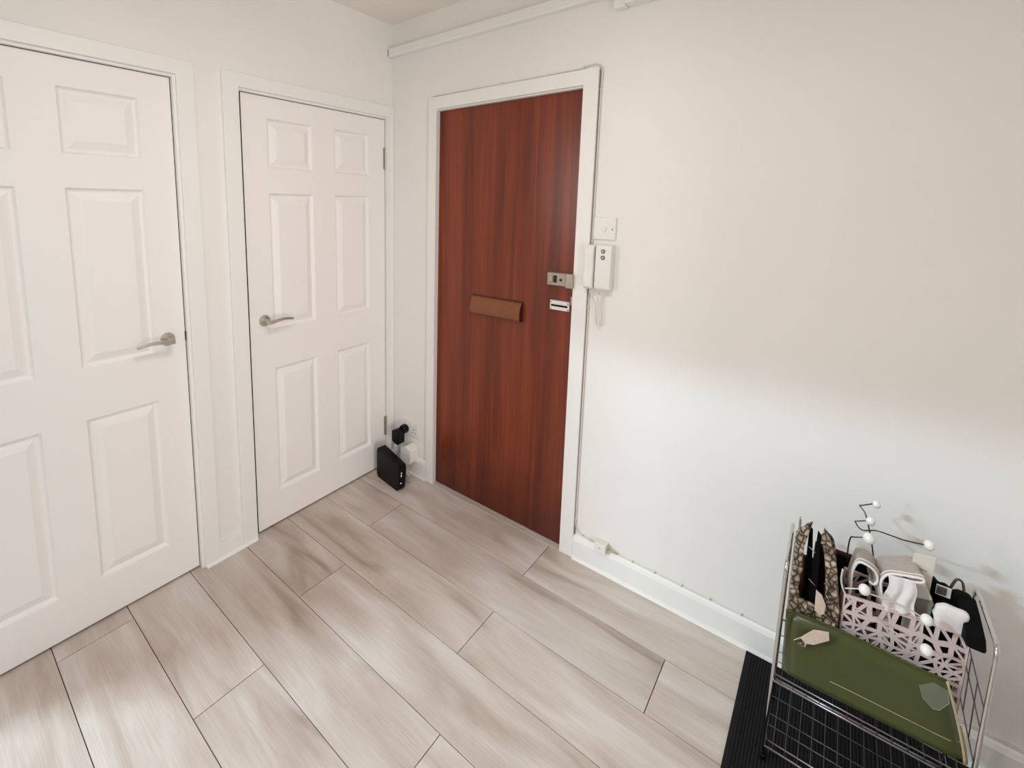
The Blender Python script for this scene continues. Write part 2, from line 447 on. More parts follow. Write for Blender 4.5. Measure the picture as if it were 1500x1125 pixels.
# white six-panel doors
PZ = ((0.167, 0.780), (0.965, 1.580), (1.690, 1.900))
def panel_door(name, y0, y1, cols, label, handle_y, lever_dir, hinge_y=None, strike_y=None):
    X = -0.015; T = 0.036
    us = [y0]+[c for cc in cols for c in cc]+[y1]
    vz = [0.009]+[z for zz in PZ for z in zz]+[1.990]
    holes = {(1, 1), (1, 3), (1, 5), (3, 1), (3, 3), (3, 5)}
    g = G()
    for i in range(5):
        for j in range(7):
            if (i, j) in holes: continue
            a, b, c, d = us[i], us[i+1], vz[j], vz[j+1]
            g.add([(X, a, c), (X, b, c), (X, b, d), (X, a, d)], [(0, 1, 2, 3)])
    a, b, c, d = us[0], us[-1], vz[0], vz[-1]
    g.add([(X-T, a, c), (X-T, b, c), (X-T, b, d), (X-T, a, d)], [(0, 1, 2, 3)])
    for (p, q) in (((a, c), (b, c)), ((b, c), (b, d)), ((b, d), (a, d)), ((a, d), (a, c))):
        g.add([(X, *p), (X, *q), (X-T, *q), (X-T, *p)], [(0, 1, 2, 3)])
    door = build(name, g, 'door')
    tag(door, label, 'door', kind='structure')
    prof = [(0.0, 0.0), (0.0025, -0.0045), (0.007, -0.0105), (0.012, -0.0125), (0.016, -0.0122), (0.030, -0.0060), (0.041, -0.0022), (0.0435, -0.0012)]
    for cc in cols:
        for zz in PZ:
            g = G(); n = len(prof)
            for (i, dx) in prof:
                g.v += [(X+dx, cc[0]+i, zz[0]+i), (X+dx, cc[1]-i, zz[0]+i), (X+dx, cc[1]-i, zz[1]-i), (X+dx, cc[0]+i, zz[1]-i)]
            for k in range(n-1):
                for q in range(4):
                    g.f.append((k*4+q, k*4+(q+1) % 4, (k+1)*4+(q+1) % 4, (k+1)*4+q))
            g.f.append(tuple((n-1)*4+q for q in range(4)))
            build('panel', g, 'door', door)
    # lever handle on a round rose
    hz = 1.014
    h = build('lever_handle', G().lathe((X, handle_y, hz), (1, 0, 0), [(0.0255, 0.0), (0.0255, 0.005), (0.0235, 0.0085), (0.012, 0.0095), (0.0105, 0.014), (0.0095, 0.046)], 32), 'steel', door, smooth=False, bevel=0.001)
    h['label'] = 'brushed steel lever handle on a round rose'
    L = 0.118; s = lever_dir
    path = [(X+0.046, handle_y-s*0.010, hz-0.002), (X+0.050, handle_y+s*0.012, hz-0.001), (X+0.052, handle_y+s*0.04, hz+0.004), (X+0.051, handle_y+s*0.075, hz+0.005), (X+0.048, handle_y+s*L, hz-0.002)]
    pts = spline(path, 5); g = G(); nP = len(pts)
    for i, p in enumerate(pts):
        t = i/(nP-1); hh = 0.0085*(1-t)+0.0045*t; th = 0.0075*(1-t)+0.0050*t
        g.v += [(p.x-th, p.y, p.z-hh), (p.x+th, p.y, p.z-hh), (p.x+th, p.y, p.z+hh), (p.x-th, p.y, p.z+hh)]
    for i in range(nP-1):
        for q in range(4): g.f.append((i*4+q, i*4+(q+1) % 4, (i+1)*4+(q+1) % 4, (i+1)*4+q))
    g.f += [(0, 1, 2, 3), tuple((nP-1)*4+q for q in range(4))]
    build('lever', g, 'steel', h, bevel=0.002)
    if hinge_y is not None:
        for z0, z1 in ((1.729, 1.843), (0.188, 0.304)):
            g = G().box((X-0.001, hinge_y-0.012, z0), (X+0.0022, hinge_y-0.002, z1))
            hg = build('hinge', g, 'steel', door, bevel=0.0006)
            hg['label'] = 'steel butt hinge'
            kn = G()
            for q in range(5):
                za = z0+(z1-z0)*q/5
                kn.tube([(X+0.006, hinge_y+0.002, za+0.0008), (X+0.006, hinge_y+0.002, za+(z1-z0)/5-0.0008)], 0.0055, 10)
            build('knuckle', kn, 'steel', hg)
    if strike_y is not None:
        build('latch_plate', G().box((X-0.024, strike_y-0.0045, 0.995), (X+0.004, strike_y-0.001, 1.032)), 'lockdk', door)
    return door
panel_door('door_1', D1[0], D1[1], ((-1.814, -1.583), (-1.460, -1.230)), 'white six-panel door with lever handle at its far edge, only partly in view', -1.186, -1, strike_y=-1.1185)
panel_door('door_2', D2[0], D2[1], ((-0.738, -0.509), (-0.382, -0.161)), 'white six-panel cupboard door with two steel hinges beside the room corner', -0.784, 1, hinge_y=-0.045)

# architraves and linings of the white doors
def casing(name, yi0, yi1, w0, w1, zt, ztop, y0, y1, label):
    F = 0.015
    poly = [(yi0-w0, 0.0005), (yi0, 0.0005), (yi0, zt), (yi1, zt), (yi1, 0.0005), (yi1+w1, 0.0005), (yi1+w1, ztop), (yi0-w0, ztop)]
    o = tag(build(name, G().prism(poly, 0, -0.001, F), 'gloss', bevel=0.002), label, 'door frame', kind='structure')
    e = 0.0032
    if y0-e > yi0: build('jamb', G().box((-0.108, yi0-0.001, 0.0006), (-0.022, y0-0.0050, 1.9925)), 'gloss', o)
    if yi1 > y1+e: build('jamb', G().box((-0.108, y1+e, 0.0006), (0.003, yi1+0.001, 1.9925)), 'gloss', o)
    build('jamb', G().box((-0.107, yi0-0.001, 1.9925), (0.003, yi1+0.001, zt+0.001)), 'gloss', o)
    # dark strips standing in for the shade in the gap round the door leaf
    build('gap_shade', G().box((-0.05, y1+0.0001, 0.009), (-0.017, y1+e-0.0001, 1.992)), 'dark_gap', o)
    build('gap_shade', G().box((-0.05, y0-0.0049, 0.009), (-0.017, y0-0.0001, 1.992)), 'dark_gap', o)
    build('gap_shade', G().box((-0.05, y0, 1.9902), (-0.017, y1, 1.9924)), 'dark_gap', o)
    return o
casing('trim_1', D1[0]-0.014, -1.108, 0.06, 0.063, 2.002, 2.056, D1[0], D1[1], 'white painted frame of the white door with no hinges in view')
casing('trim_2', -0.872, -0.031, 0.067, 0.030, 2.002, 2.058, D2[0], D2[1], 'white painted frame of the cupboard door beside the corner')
# low block between both frames
g = G().box((0.0, -1.045, 0.0), (0.013, -0.939, 0.078)).prism([(0.013, 0.0), (0.024, 0.0), (0.021, 0.007), (0.013, 0.015)], 1, -1.104, -0.874)
tag(build('baseboard_left', g, 'gloss', bevel=0.002), 'short white skirting between the two white door frames', 'skirting', kind='structure')

# brown front door
DX = (0.3235, 1.0885)
g = G().box((DX[0], 0.020, 0.006), (DX[1], 0.062, 2.003))
d3 = tag(build('door_3', g, 'mahog', bevel=0.0015), 'flush red-brown varnished front door with letter plate', 'door', kind='structure')
# letter plate: curved flap in a shallow frame
lx0, lx1, lz0, lz1 = 0.556, 0.836, 1.010, 1.098
fr = build('letter_plate', G().box((lx0-0.004, 0.0165, lz0-0.004), (lx1+0.004, 0.0205, lz1+0.004)), 'bronzedk', d3, bevel=0.001)
fr['label'] = 'bronze letter plate with a curved flap'
prof = [(0.0165, lz1), (0.008, lz1-0.006), (0.000, lz1-0.020), (-0.005, lz1-0.038), (-0.007, lz1-0.058), (-0.006, lz0+0.012), (-0.002, lz0+0.003), (0.004, lz0), (0.0165, lz0)]
build('flap', G().prism(prof, 0, lx0, lx1), 'bronze', fr, bevel=0.0012)
build('end_cap', G().prism([(y-0.0008 if y < 0.016 else y, z) for y, z in prof], 0, lx1, lx1+0.003), 'bronzedk', fr)
# night latch
nl = build('night_latch', G().box((0.969, -0.012, 1.203), (1.058, 0.0205, 1.257)), 'nickelg', d3, bevel=0.005, bevseg=3)
nl['label'] = 'grey metal night latch with a sliding snib'
build('snib', G().box((0.982, -0.022, 1.217), (1.000, -0.011, 1.246)), 'nickelg', nl, bevel=0.003)
build('slot', G().box((1.001, -0.0135, 1.216), (1.016, -0.0115, 1.247)), 'lockdk', nl, bevel=0.002)
build('knob', G().lathe((1.034, -0.012, 1.230), (0, -1, 0), [(0.006, 0), (0.006, 0.003), (0.004, 0.004)], 16), 'lockdk', nl)
build('screw', G().lathe((1.048, -0.012, 1.230), (0, -1, 0), [(0.003, 0), (0.0025, 0.0015)], 12), 'steel', nl)
# white mortice lock plate with a black slot
mp_ = build('lock_plate', G().box((0.976, 0.013, 1.092), (1.066, 0.0205, 1.134)), 'plastic', d3, bevel=0.0015)
mp_['label'] = 'white lock plate with a dark horizontal slot'
build('slot', G().box((0.982, 0.0118, 1.108), (1.058, 0.0135, 1.116)), 'black', mp_)
build('raised_lip', G().box((0.979, 0.0095, 1.121), (1.064, 0.0135, 1.1315)), 'plastic', mp_, bevel=0.001)
build('raised_lip', G().box((0.979, 0.0095, 1.094), (1.064, 0.0135, 1.103)), 'plastic', mp_, bevel=0.001)
for sx in (0.981, 1.058):
    for sz in (1.1265, 1.098):
        build('screw', G().lathe((sx+0.002, 0.0095, sz), (0, -1, 0), [(0.0025, 0), (0.002, 0.001)], 10), 'lockdk', mp_)

# frame of the front door: stepped casing
g = G()
FI0, FI1, FO0, FO1, FT, FTO = 0.3285, 1.0895, 0.277, 1.1505, 2.0105, 2.070
FY = -0.016
poly = [(FO0, 0.0005), (FI0, 0.0005), (FI0, FT), (FI1, FT), (FI1, 0.0005), (FO1, 0.0005), (FO1, FTO), (FO0, FTO)]
tr3 = tag(build('trim_3', G().prism(poly, 1, FY, 0.001), 'gloss', bevel=0.002), 'white painted frame of the brown front door', 'door frame', kind='structure')
build('jamb', G().box((0.3155, -0.002, 0.0006), (0.3225, 0.128, 2.0045)), 'gloss', tr3)
build('jamb', G().box((1.0898, -0.002, 0.0006), (1.0965, 0.128, 2.0045)), 'gloss', tr3)
build('jamb', G().box((0.3155, -0.002, 2.0045), (1.0965, 0.127, 2.0105)), 'gloss', tr3)
build('keep', G().box((1.0625, -0.034, 1.200), (1.0965, -0.0155, 1.262)), 'nickelg', tr3, bevel=0.007, bevseg=3)['label'] = 'grey metal latch keep fixed on the frame'
build('keep_plate', G().box((1.0855, -0.0175, 1.13), (1.0895, 0.004, 1.165)), 'steel', tr3)
g = G().box((0.3230, -0.014, 0.0), (1.0893, 0.018, 0.004))
tag(build('trim_7', g, 'plank'), 'narrow wooden threshold strip under the brown door', 'threshold', kind='structure')

# skirting of the back wall
def skirt(x0, x1, name, label):
    poly = [(0.001, 0.0), (-0.022, 0.0), (-0.018, 0.008), (-0.0155, 0.016), (-0.0155, 0.088), (-0.011, 0.101), (-0.004, 0.108), (0.001, 0.110)]
    return tag(build(name, G().prism(poly, 0, x0, x1), 'gloss'), label, 'skirting', kind='structure')
skirt(1.1505, XR, 'baseboard_back', 'white skirting running from the brown door behind the wire rack')
skirt(0.0, 0.277, 'baseboard_corner', 'short white skirting in the corner behind the router')
tag(build('baseboard_right', G().box((XR-0.015, -1.30, 0), (XR+0.001, -0.022, 0.11)), 'gloss'), 'white skirting of the plain right-hand wall', 'skirting', kind='structure')

# trunking under the ceiling and the boxed cover it runs into
g = G().prism([(0.001, 2.311), (-0.030, 2.311), (-0.034, 2.316), (-0.034, 2.352), (-0.030, 2.357), (0.001, 2.357)], 0, 0.004, 1.245)
t4 = tag(build('trim_4', g, 'gloss', bevel=0.002), 'long white cable trunking under the ceiling above the brown door', 'trunking', kind='structure')
build('end_cap', G().box((0.0012, -0.033, 2.318), (0.0040, -0.004, 2.350)), 'lockdk', t4)
cb = thing('cable_box', (1.55, 0, 2.262), 'white boxed cable cover at the ceiling end of the trunking', 'cable cover')
build('lid', G().box((1.243, -0.050, 2.262), (1.86, 0.001, 2.43)), 'gloss', cb, bevel=0.003)
build('end_piece', G().box((1.200, -0.036, 2.258), (1.242, 0.001, 2.425)), 'gloss', cb, bevel=0.003)
build('screw', G().lathe((1.225, -0.036, 2.285), (0, -1, 0), [(0.004, 0), (0.003, 0.0015)], 12), 'greybut', cb)

# ------------------------------------------------------------------ fittings on the back wall
sw = thing('light_switch', (1.206, 0, 1.410), 'square white light switch plate above the intercom handset', 'light switch')
build('plate', G().box((1.161, -0.009, 1.410), (1.250, 0.0005, 1.498)), 'plastic', sw, bevel=0.003)
build('rocker', G().box((1.200, -0.0135, 1.440), (1.212, -0.008, 1.462)), 'plastic', sw, bevel=0.002)
for sx in (1.174, 1.237):
    build('screw', G().lathe((sx, -0.009, 1.452), (0, -1, 0), [(0.0028, 0), (0.0022, 0.001)], 12), 'greybut' if sx > 1.2 else 'plasticc', sw)

ph = thing('intercom_phone', (1.206, 0, 1.205), 'white door-entry intercom handset on the wall beside the brown door', 'intercom')
build('base', G().prism([(0.0005, 1.208), (-0.034, 1.214), (-0.040, 1.228), (-0.040, 1.378), (-0.036, 1.390), (0.0005, 1.392)], 0, 1.187, 1.250), 'plastic', ph, bevel=0.004, bevseg=3)
build('handset', G().prism([(-0.009, 1.211), (-0.040, 1.213), (-0.052, 1.222), (-0.055, 1.255), (-0.048, 1.30), (-0.055, 1.345), (-0.052, 1.378), (-0.042, 1.389), (-0.009, 1.390)], 0, 1.145, 1.184), 'plastic', ph, bevel=0.006, bevseg=3)
build('cradle', G().box((1.1615, -0.010, 1.214), (1.188, 0.0005, 1.388)), 'plastic', ph)
for bz in (1.3665, 1.3415):
    b = build('button', G().lathe((1.218, -0.0395, bz), (0, -1, 0), [(0.0085, 0), (0.0085, 0.002), (0.0072, 0.003)], 20), 'greybut', ph)
    build('button_mark', G().lathe((1.218, -0.0425, bz), (0, -1, 0), [(0.0034, 0), (0.0034, 0.0006)], 14), 'plasticc' if bz < 1.35 else 'steel', b)
cp = spline([(1.166, -0.025, 1.213), (1.176, -0.022, 1.18), (1.190, -0.018, 1.15), (1.193, -0.016, 1.10), (1.198, -0.016, 1.072), (1.206, -0.016, 1.066), (1.214, -0.016, 1.074), (1.216, -0.016, 1.11), (1.212, -0.016, 1.16), (1.216, -0.018, 1.19), (1.222, -0.02, 1.212)], 8)
build('cord', G().tube(cp, 0.0028, 8), 'cable', ph, smooth=True)

# surface cable round the front door frame, along the skirting
cbl = thing('surface_cable', (1.157, 0, 0.115), 'thin white cable clipped around the brown door frame and along the skirting', 'cable')
pa = [(0.30, -0.0045, 2.0735), (0.70, -0.0045, 2.0745), (1.08, -0.0045, 2.0765)] + arc((1.10, -0.0045, 2.0825), (1.160, -0.0045, 2.095), (1.1610, -0.0045, 2.045), 8) + [(1.1575, -0.0045, 1.98), (1.1570, -0.0045, 1.2), (1.1560, -0.0045, 0.50), (1.1555, -0.0045, 0.185)] + arc((1.1555, -0.0045, 0.17), (1.157, -0.0045, 0.128), (1.185, -0.0045, 0.122), 6) + [(1.25, -0.006, 0.120)]
build('cable_run', G().tube(pa, 0.0028, 8), 'cable', cbl, smooth=True)
pb = [(1.1515, -0.0045, 2.06), (1.1525, -0.0045, 1.2), (1.1535, -0.0045, 0.16), (1.1535, -0.006, 0.113)]
build('cable_run', G().tube(pb, 0.0022, 8), 'cabledk', cbl, smooth=True)
build('cable_run', G().tube([(1.30, -0.006, 0.118), (1.33, -0.004, 0.1135), (1.6, -0.004, 0.1128), (2.2, -0.004, 0.1128), (2.7, -0.004, 0.1128)], 0.0024, 8), 'cable', cbl, smooth=True)
for (x, z) in ((0.705, 2.0765), (1.085, 2.0805), (1.158, 1.99), (1.157, 1.13), (1.1560, 0.18), (1.19, 0.1235), (1.40, 0.1145), (1.485, 0.1145), (1.582, 0.1145), (1.677, 0.1145), (1.775, 0.1145)):
    c = build('cable_clip', G().box((x-0.004, -0.0085, z-0.004), (x+0.004, -0.0004, z+0.004)), 'plasticc', cbl, bevel=0.0015)
    build('nail', G().lathe((x+0.0025, -0.0085, z+0.002), (0, -1, 0), [(0.0016, 0), (0.0012, 0.0015)], 8), 'greybut', c)
jb_ = thing('junction_box', (1.275, -0.012, 0.088), 'small white cable junction box on top of the skirting near the brown door', 'junction box')
build('base', G().box((1.250, -0.030, 0.1035), (1.302, -0.001, 0.143)), 'plasticc', jb_, bevel=0.003)
build('lid', G().box((1.252, -0.034, 0.1055), (1.300, -0.030, 0.141)), 'plastic', jb_, bevel=0.0015)
build('screw', G().lathe((1.276, -0.034, 0.123), (0, -1, 0), [(0.0025, 0), (0.002, 0.001)], 10), 'greybut', jb_)
build('wire_tail', G().tube(spline([(1.302, -0.018, 0.134), (1.318, -0.018, 0.132), (1.330, -0.012, 0.124), (1.345, -0.006, 0.117)], 5), 0.002, 6), 'piping', jb_)
build('wire_tail', G().tube(spline([(1.302, -0.020, 0.122), (1.318, -0.018, 0.121), (1.340, -0.010, 0.1165)], 5), 0.002, 6), 'piping', jb_)

# socket, plugs and router in the corner
so = thing('wall_socket', (0.146, 0, 0.226), 'white double wall socket low in the corner by the brown door', 'socket')
build('plate', G().box((0.072, -0.010, 0.228), (0.219, 0.0005, 0.315)), 'plastic', so, bevel=0.003)
for sx in (0.128, 0.163):
    build('switch', G().box((sx-0.006, -0.014, 0.284), (sx+0.006, -0.009, 0.305)), 'plastic', so, bevel=0.0015)
for (hx, hz) in ((0.183, 0.270), (0.172, 0.250), (0.194, 0.250)):
    build('pin_hole', G().box((hx-0.0035, -0.0106, hz-0.003), (hx+0.0035, -0.0098, hz+0.003)), 'greybut', so)
pl = thing('black_plug', (0.112, -0.045, 0.195), 'black mains plug adaptor in the double wall socket', 'plug')
build('body', G().prism([(0.082, 0.198), (0.128, 0.186), (0.140, 0.196), (0.142, 0.262), (0.118, 0.275), (0.082, 0.262)], 1, -0.088, -0.040), 'black', pl, bevel=0.004)
build('plug_head', G().lathe((0.122, -0.048, 0.262), (0, 1, 0), [(0.022, 0.0), (0.025, 0.006), (0.025, 0.030), (0.022, 0.0385)], 20), 'black', pl, smooth=False, bevel=0.002)
build('lead', G().tube(spline([(0.114, -0.064, 0.19), (0.114, -0.062, 0.165), (0.111, -0.060, 0.13), (0.100, -0.085, 0.09), (0.12, -0.112, 0.07)], 6), 0.0026, 8), 'cabledk', pl, smooth=True)
wa = thing('white_adaptor', (0.18, -0.045, 0.085), 'white boxy power adaptor below the double socket', 'adaptor')
build('body', G().prism([(0.128, 0.110), (0.150, 0.076), (0.205, 0.090), (0.214, 0.118), (0.212, 0.172), (0.172, 0.190), (0.132, 0.168)], 1, -0.068, -0.001), 'plastic', wa, bevel=0.005, bevseg=3)
build('side_block', G().box((0.058, -0.052, 0.112), (0.122, -0.001, 0.156)), 'plastic', wa, bevel=0.006, bevseg=3)
build('lead', G().tube(spline([(0.085, -0.052, 0.125), (0.088, -0.085, 0.128), (0.115, -0.098, 0.115), (0.150, -0.094, 0.105), (0.170, -0.092, 0.07), (0.185, -0.085, 0.03)], 6), 0.0032, 8), 'cable', wa, smooth=True)

ro = thing('router', (0.138, -0.16, 0), 'black upright broadband router standing on the floor in the corner', 'router')
A0 = Vector((0.042, -0.166)); B0 = Vector((0.238, -0.193)); dirv = (B0-A0).normalized(); nrm = Vector((-dirv.y, dirv.x))
Wd = (B0-A0).length
def rp(u, d, z): q = A0+dirv*u+nrm*d; return (q.x, q.y, z)
prof = [(0.010, 0.000), (Wd-0.012, 0.000), (Wd, 0.012), (Wd+0.012, 0.128), (Wd+0.004, 0.148), (Wd-0.010, 0.152), (0.016, 0.180), (0.006, 0.176), (-0.002, 0.160), (-0.004, 0.018)]
g = G(); n = len(prof)
g.v = [rp(u, 0.0, z) for u, z in prof]+[rp(u, 0.052, z) for u, z in prof]
g.f = [tuple(range(n)), tuple(range(2*n-1, n-1, -1))]+[(i, (i+1) % n, n+(i+1) % n, n+i) for i in range(n)]
build('body', g, 'black', ro, bevel=0.005, bevseg=3)
for (z, s) in ((0.108, 0.003), (0.096, 0.0024), (0.088, 0.0028), (0.046, 0.003)):
    u = Wd+0.0125-(0.128-z)*0.10
    c = rp(u-0.0004, 0.018, z)
    build('status_light', G().ball(c, s, 8, 6, (0.35, 1, 1)), 'led', ro)
tan = []
for i in range(7):
    a = 0.185+0.012*i; z0 = random.uniform(0.05, 0.10)
    pts = [rp(0.13+0.006*i, 0.054, z0), (0.17+random.uniform(0, 0.05), -0.105+random.uniform(-0.01, 0.012), 0.06+random.uniform(-0.03, 0.04)), (0.225+random.uniform(-0.02, 0.02), -0.095+random.uniform(-0.02, 0.02), 0.05+random.uniform(-0.03, 0.03)), (0.20+random.uniform(-0.03, 0.04), -0.075, 0.004+random.uniform(0, 0.02))]
    build('cable', G().tube(spline(pts, 7), 0.0024, 6), 'cabledk' if i % 2 else 'cable', ro, smooth=True)

# ------------------------------------------------------------------ ceiling lamp (behind the frame's upper edge)
cl = thing('ceiling_lamp', (LAMP[0], LAMP[1], CZ-0.11), 'round flush ceiling lamp over the hall', 'ceiling lamp')
build('base_ring', G().lathe((LAMP[0], LAMP[1], CZ-0.03), (0, 0, 1), [(0.19, 0), (0.19, 0.03)], 40), 'gloss', cl)
build('glass_dome', G().lathe((LAMP[0], LAMP[1], CZ-0.03), (0, 0, -1), [(0.18, 0), (0.175, 0.03), (0.14, 0.055), (0.08, 0.07), (0.01, 0.075)], 40), 'lamp', cl, smooth=True)

# ------------------------------------------------------------------ door mat
g = G(); x0, x1, y0, y1 = 1.815, 2.62, -0.62, -0.028
nr = 100; pitch_ = (x1-x0)/nr; pr = [(x0, 0.0005), (x0, 0.004)]
for i in range(nr):
    a = x0+i*pitch_
    pr += [(a+pitch_*0.15, 0.0045), (a+pitch_*0.35, 0.0075), (a+pitch_*0.65, 0.0075), (a+pitch_*0.85, 0.0045)]
pr += [(x1, 0.004), (x1, 0.0005)]
npf = len(pr)
g.v = [(p, y0, z) for p, z in pr]+[(p, y1, z) for p, z in pr]
g.f = [(i, (i+1) % npf, npf+(i+1) % npf, npf+i) for i in range(npf)]+[tuple(range(npf-1, -1, -1)), tuple(range(npf, 2*npf))]
dm = thing('doormat', (2.2, -0.32, 0), 'black ribbed mat on the floor under the wire rack', 'mat')
build('ribbed_pile', g, 'matblk', dm)
build('edge_band', G().box((x0-0.012, y0, 0.0), (x0, y1, 0.005)), 'matblk', dm, bevel=0.001)
build('edge_band', G().box((x0-0.012, y1, 0.0), (x1, y1+0.004, 0.005)), 'matblk', dm, bevel=0.001)

# ------------------------------------------------------------------ wire rack
RX0, RX1, RYF, RYB, RZ = 1.888, 2.252, -0.380, -0.160, 0.612
rk = thing('wire_rack', (2.07, -0.27, 0.0075), 'two-tier chrome wire rack standing on the black mat', 'rack')
def endframe(x):
    r = 0.028
    pts = [(x, RYF, 0.008), (x, RYF, 0.2), (x, RYF, RZ-r)] + arc((x, RYF, RZ-r), (x, RYF, RZ), (x, RYF+r, RZ), 6)[1:] + arc((x, RYB-r, RZ), (x, RYB, RZ), (x, RYB, RZ-r), 6) + [(x, RYB, 0.2), (x, RYB, 0.008)]
    e = build('end_frame', G().tube(pts, 0.0045, 12), 'chrome', rk, smooth=True)
    e['label'] = 'chrome tube end frame bent into an upside-down U'
    for y in (RYF, RYB):
        build('foot', G().lathe((x, y, 0.0075), (0, 0, 1), [(0.0075, 0), (0.0075, 0.012), (0.006, 0.014)], 12), 'black', e)
    for z in (0.10, 0.31, 0.40, 0.45):
        build('cross_wire', G().tube([(x, RYF, z), (x, RYB, z+0.02)], 0.0013, 6), 'greyed', e)
    for t in (0.33, 0.66):
        y = RYF+(RYB-RYF)*t
        build('cross_wire', G().tube([(x, y, 0.31+0.02*t), (x, y+0.012, 0.45+0.02*t)], 0.0012, 6), 'greyed', e)
endframe(RX0); endframe(RX1)
wm = None
def shelf(zf):
    global wm
    zb = zf+0.022
    for (y, z, r) in ((RYF-0.004, zf, 0.0028), (RYF+0.002, zf+0.016, 0.0018), (RYB, zb, 0.0030)):
        build('shelf_rail', G().tube([(RX0, y, z), (RX1, y, z)], r, 8), 'wire', rk, smooth=True)
    for y in (-0.315, -0.280, -0.22):
        z = zf+(y-RYF)*0.1-0.002
        build('shelf_rod', G().tube([(RX0, y, z), (RX1, y, z)], 0.0012, 6), 'greyed', rk, smooth=True)
    n = 13
    for i in range(n):
        x = RX0+0.018+(RX1-RX0-0.036)*i/(n-1)
        pts = [(x, RYF+0.002, zf+0.018), (x, RYF-0.004, zf), (x, RYB, zb)]
        if wm is None:
            o = build('shelf_wire', G().tube(pts, 0.0011, 6), 'greyed', rk, smooth=True); wm = (o.data, x, zf)
        else:
            o = bpy.data.objects.new('shelf_wire', wm[0]); col.objects.link(o); o.parent = rk
            o.location = (x-wm[1], 0, zf-wm[2])
shelf(0.262); shelf(0.052)

# ------------------------------------------------------------------ things on the rack
# olive green flat bag leaning in front of the basket
gb = thing('green_bag', (2.07, -0.34, 0.285), 'olive green flat glossy bag lying along the front of the rack', 'bag')
NX, NZ = 22, 12
def gpt(u, v, side):
    xl = 1.904-0.006*v; xr = 2.244-0.046*v**1.2
    x = xl+(xr-xl)*u
    ztop = 0.452+0.012*u+0.006*math.sin(u*5)
    z = 0.283+(ztop-0.283)*v
    edge = (max(0.0, 1-(2*u-1)**6))**0.5*(max(0.0, 1-(2*v-1)**4))**0.5
    yc = -0.352+0.012*v
    dd = v-(0.78-0.62*u)
    bul = edge**0.6*(0.016+(-dd*0.034 if dd < 0 else dd*0.006)) if side > 0 else 0.020*edge
    return (x, yc-bul*(side if side > 0 else 0.35*side)-0.0005*side, z)
g = G()
for s in (1, -1):
    rows_ = [[gpt(i/NX, j/NZ, s) for i in range(NX+1)] for j in range(NZ+1)]
    g.grid(rows_)
ring = [(i/NX, 0) for i in range(NX)]+[(1, j/NZ) for j in range(NZ)]+[(1-i/NX, 1) for i in range(NX)]+[(0, 1-j/NZ) for j in range(NZ)]
nrg = len(ring); base = len(g.v)
g.v += [gpt(u, v, 1) for u, v in ring]+[gpt(u, v, -1) for u, v in ring]
g.f += [(base+i, base+(i+1) % nrg, base+nrg+(i+1) % nrg, base+nrg+i) for i in range(nrg)]
build('body', g, 'green', gb, smooth=True)
edge_pts = [Vector(gpt(i/NX, 1, 0)) for i in range(NX+1)]
build('top_seam', G().tube(edge_pts, 0.0028, 8), 'green', gb, smooth=True)
build('side_piping', G().tube([Vector(gpt(1, j/NZ, 0)) for j in range(NZ+1)], 0.0030, 8), 'piping', gb, smooth=True)
build('side_trim', G().tube([Vector(gpt(1, j/NZ*0.45, 0))+Vector((0.002, 0.006, 0)) for j in range(NZ+1)], 0.0042, 8), 'wood_side', gb, smooth=True)
build('front_seam', G().tube([Vector(gpt(0.30+0.7*i/12, 0.30-0.02*i/12, 1))+Vector((0, -0.0003, 0)) for i in range(13)], 0.0007, 6), 'piping', gb, smooth=True)
g = G().prism([(2.150, 0.452), (2.158, 0.425), (2.176, 0.410), (2.186, 0.414), (2.198, 0.442), (2.194, 0.470), (2.170, 0.474)], 1, -0.3895, -0.3880)
ct = build('clear_tab', g, 'clear', gb, bevel=0.0008)
ct['label'] = 'clear plastic tab at the top edge'
build('rim', G().tube([(2.150, -0.3890, 0.452), (2.158, -0.3890, 0.425), (2.176, -0.3890, 0.410), (2.186, -0.3890, 0.414), (2.198, -0.3890, 0.442), (2.194, -0.3890, 0.470)], 0.0006, 6), 'sage', ct)
# snake print side flap with pale leather strip over the green bag
g = G().prism([(1.921, 0.405), (1.930, 0.396), (1.946, 0.400), (1.948, 0.412), (1.962, 0.418), (1.990, 0.450), (1.987, 0.472), (1.958, 0.460), (1.944, 0.438), (1.936, 0.424)], 1, -0.3800, -0.3775)
build('pale_strap', g, 'tab', gb, bevel=0.0008)['label'] = 'pale strap end across the bag corner'
build('strap_patch', G().prism([(1.922, 0.404), (1.930, 0.397), (1.945, 0.401), (1.944, 0.414), (1.934, 0.420)], 1, -0.3806, -0.3800), 'snake', gb)

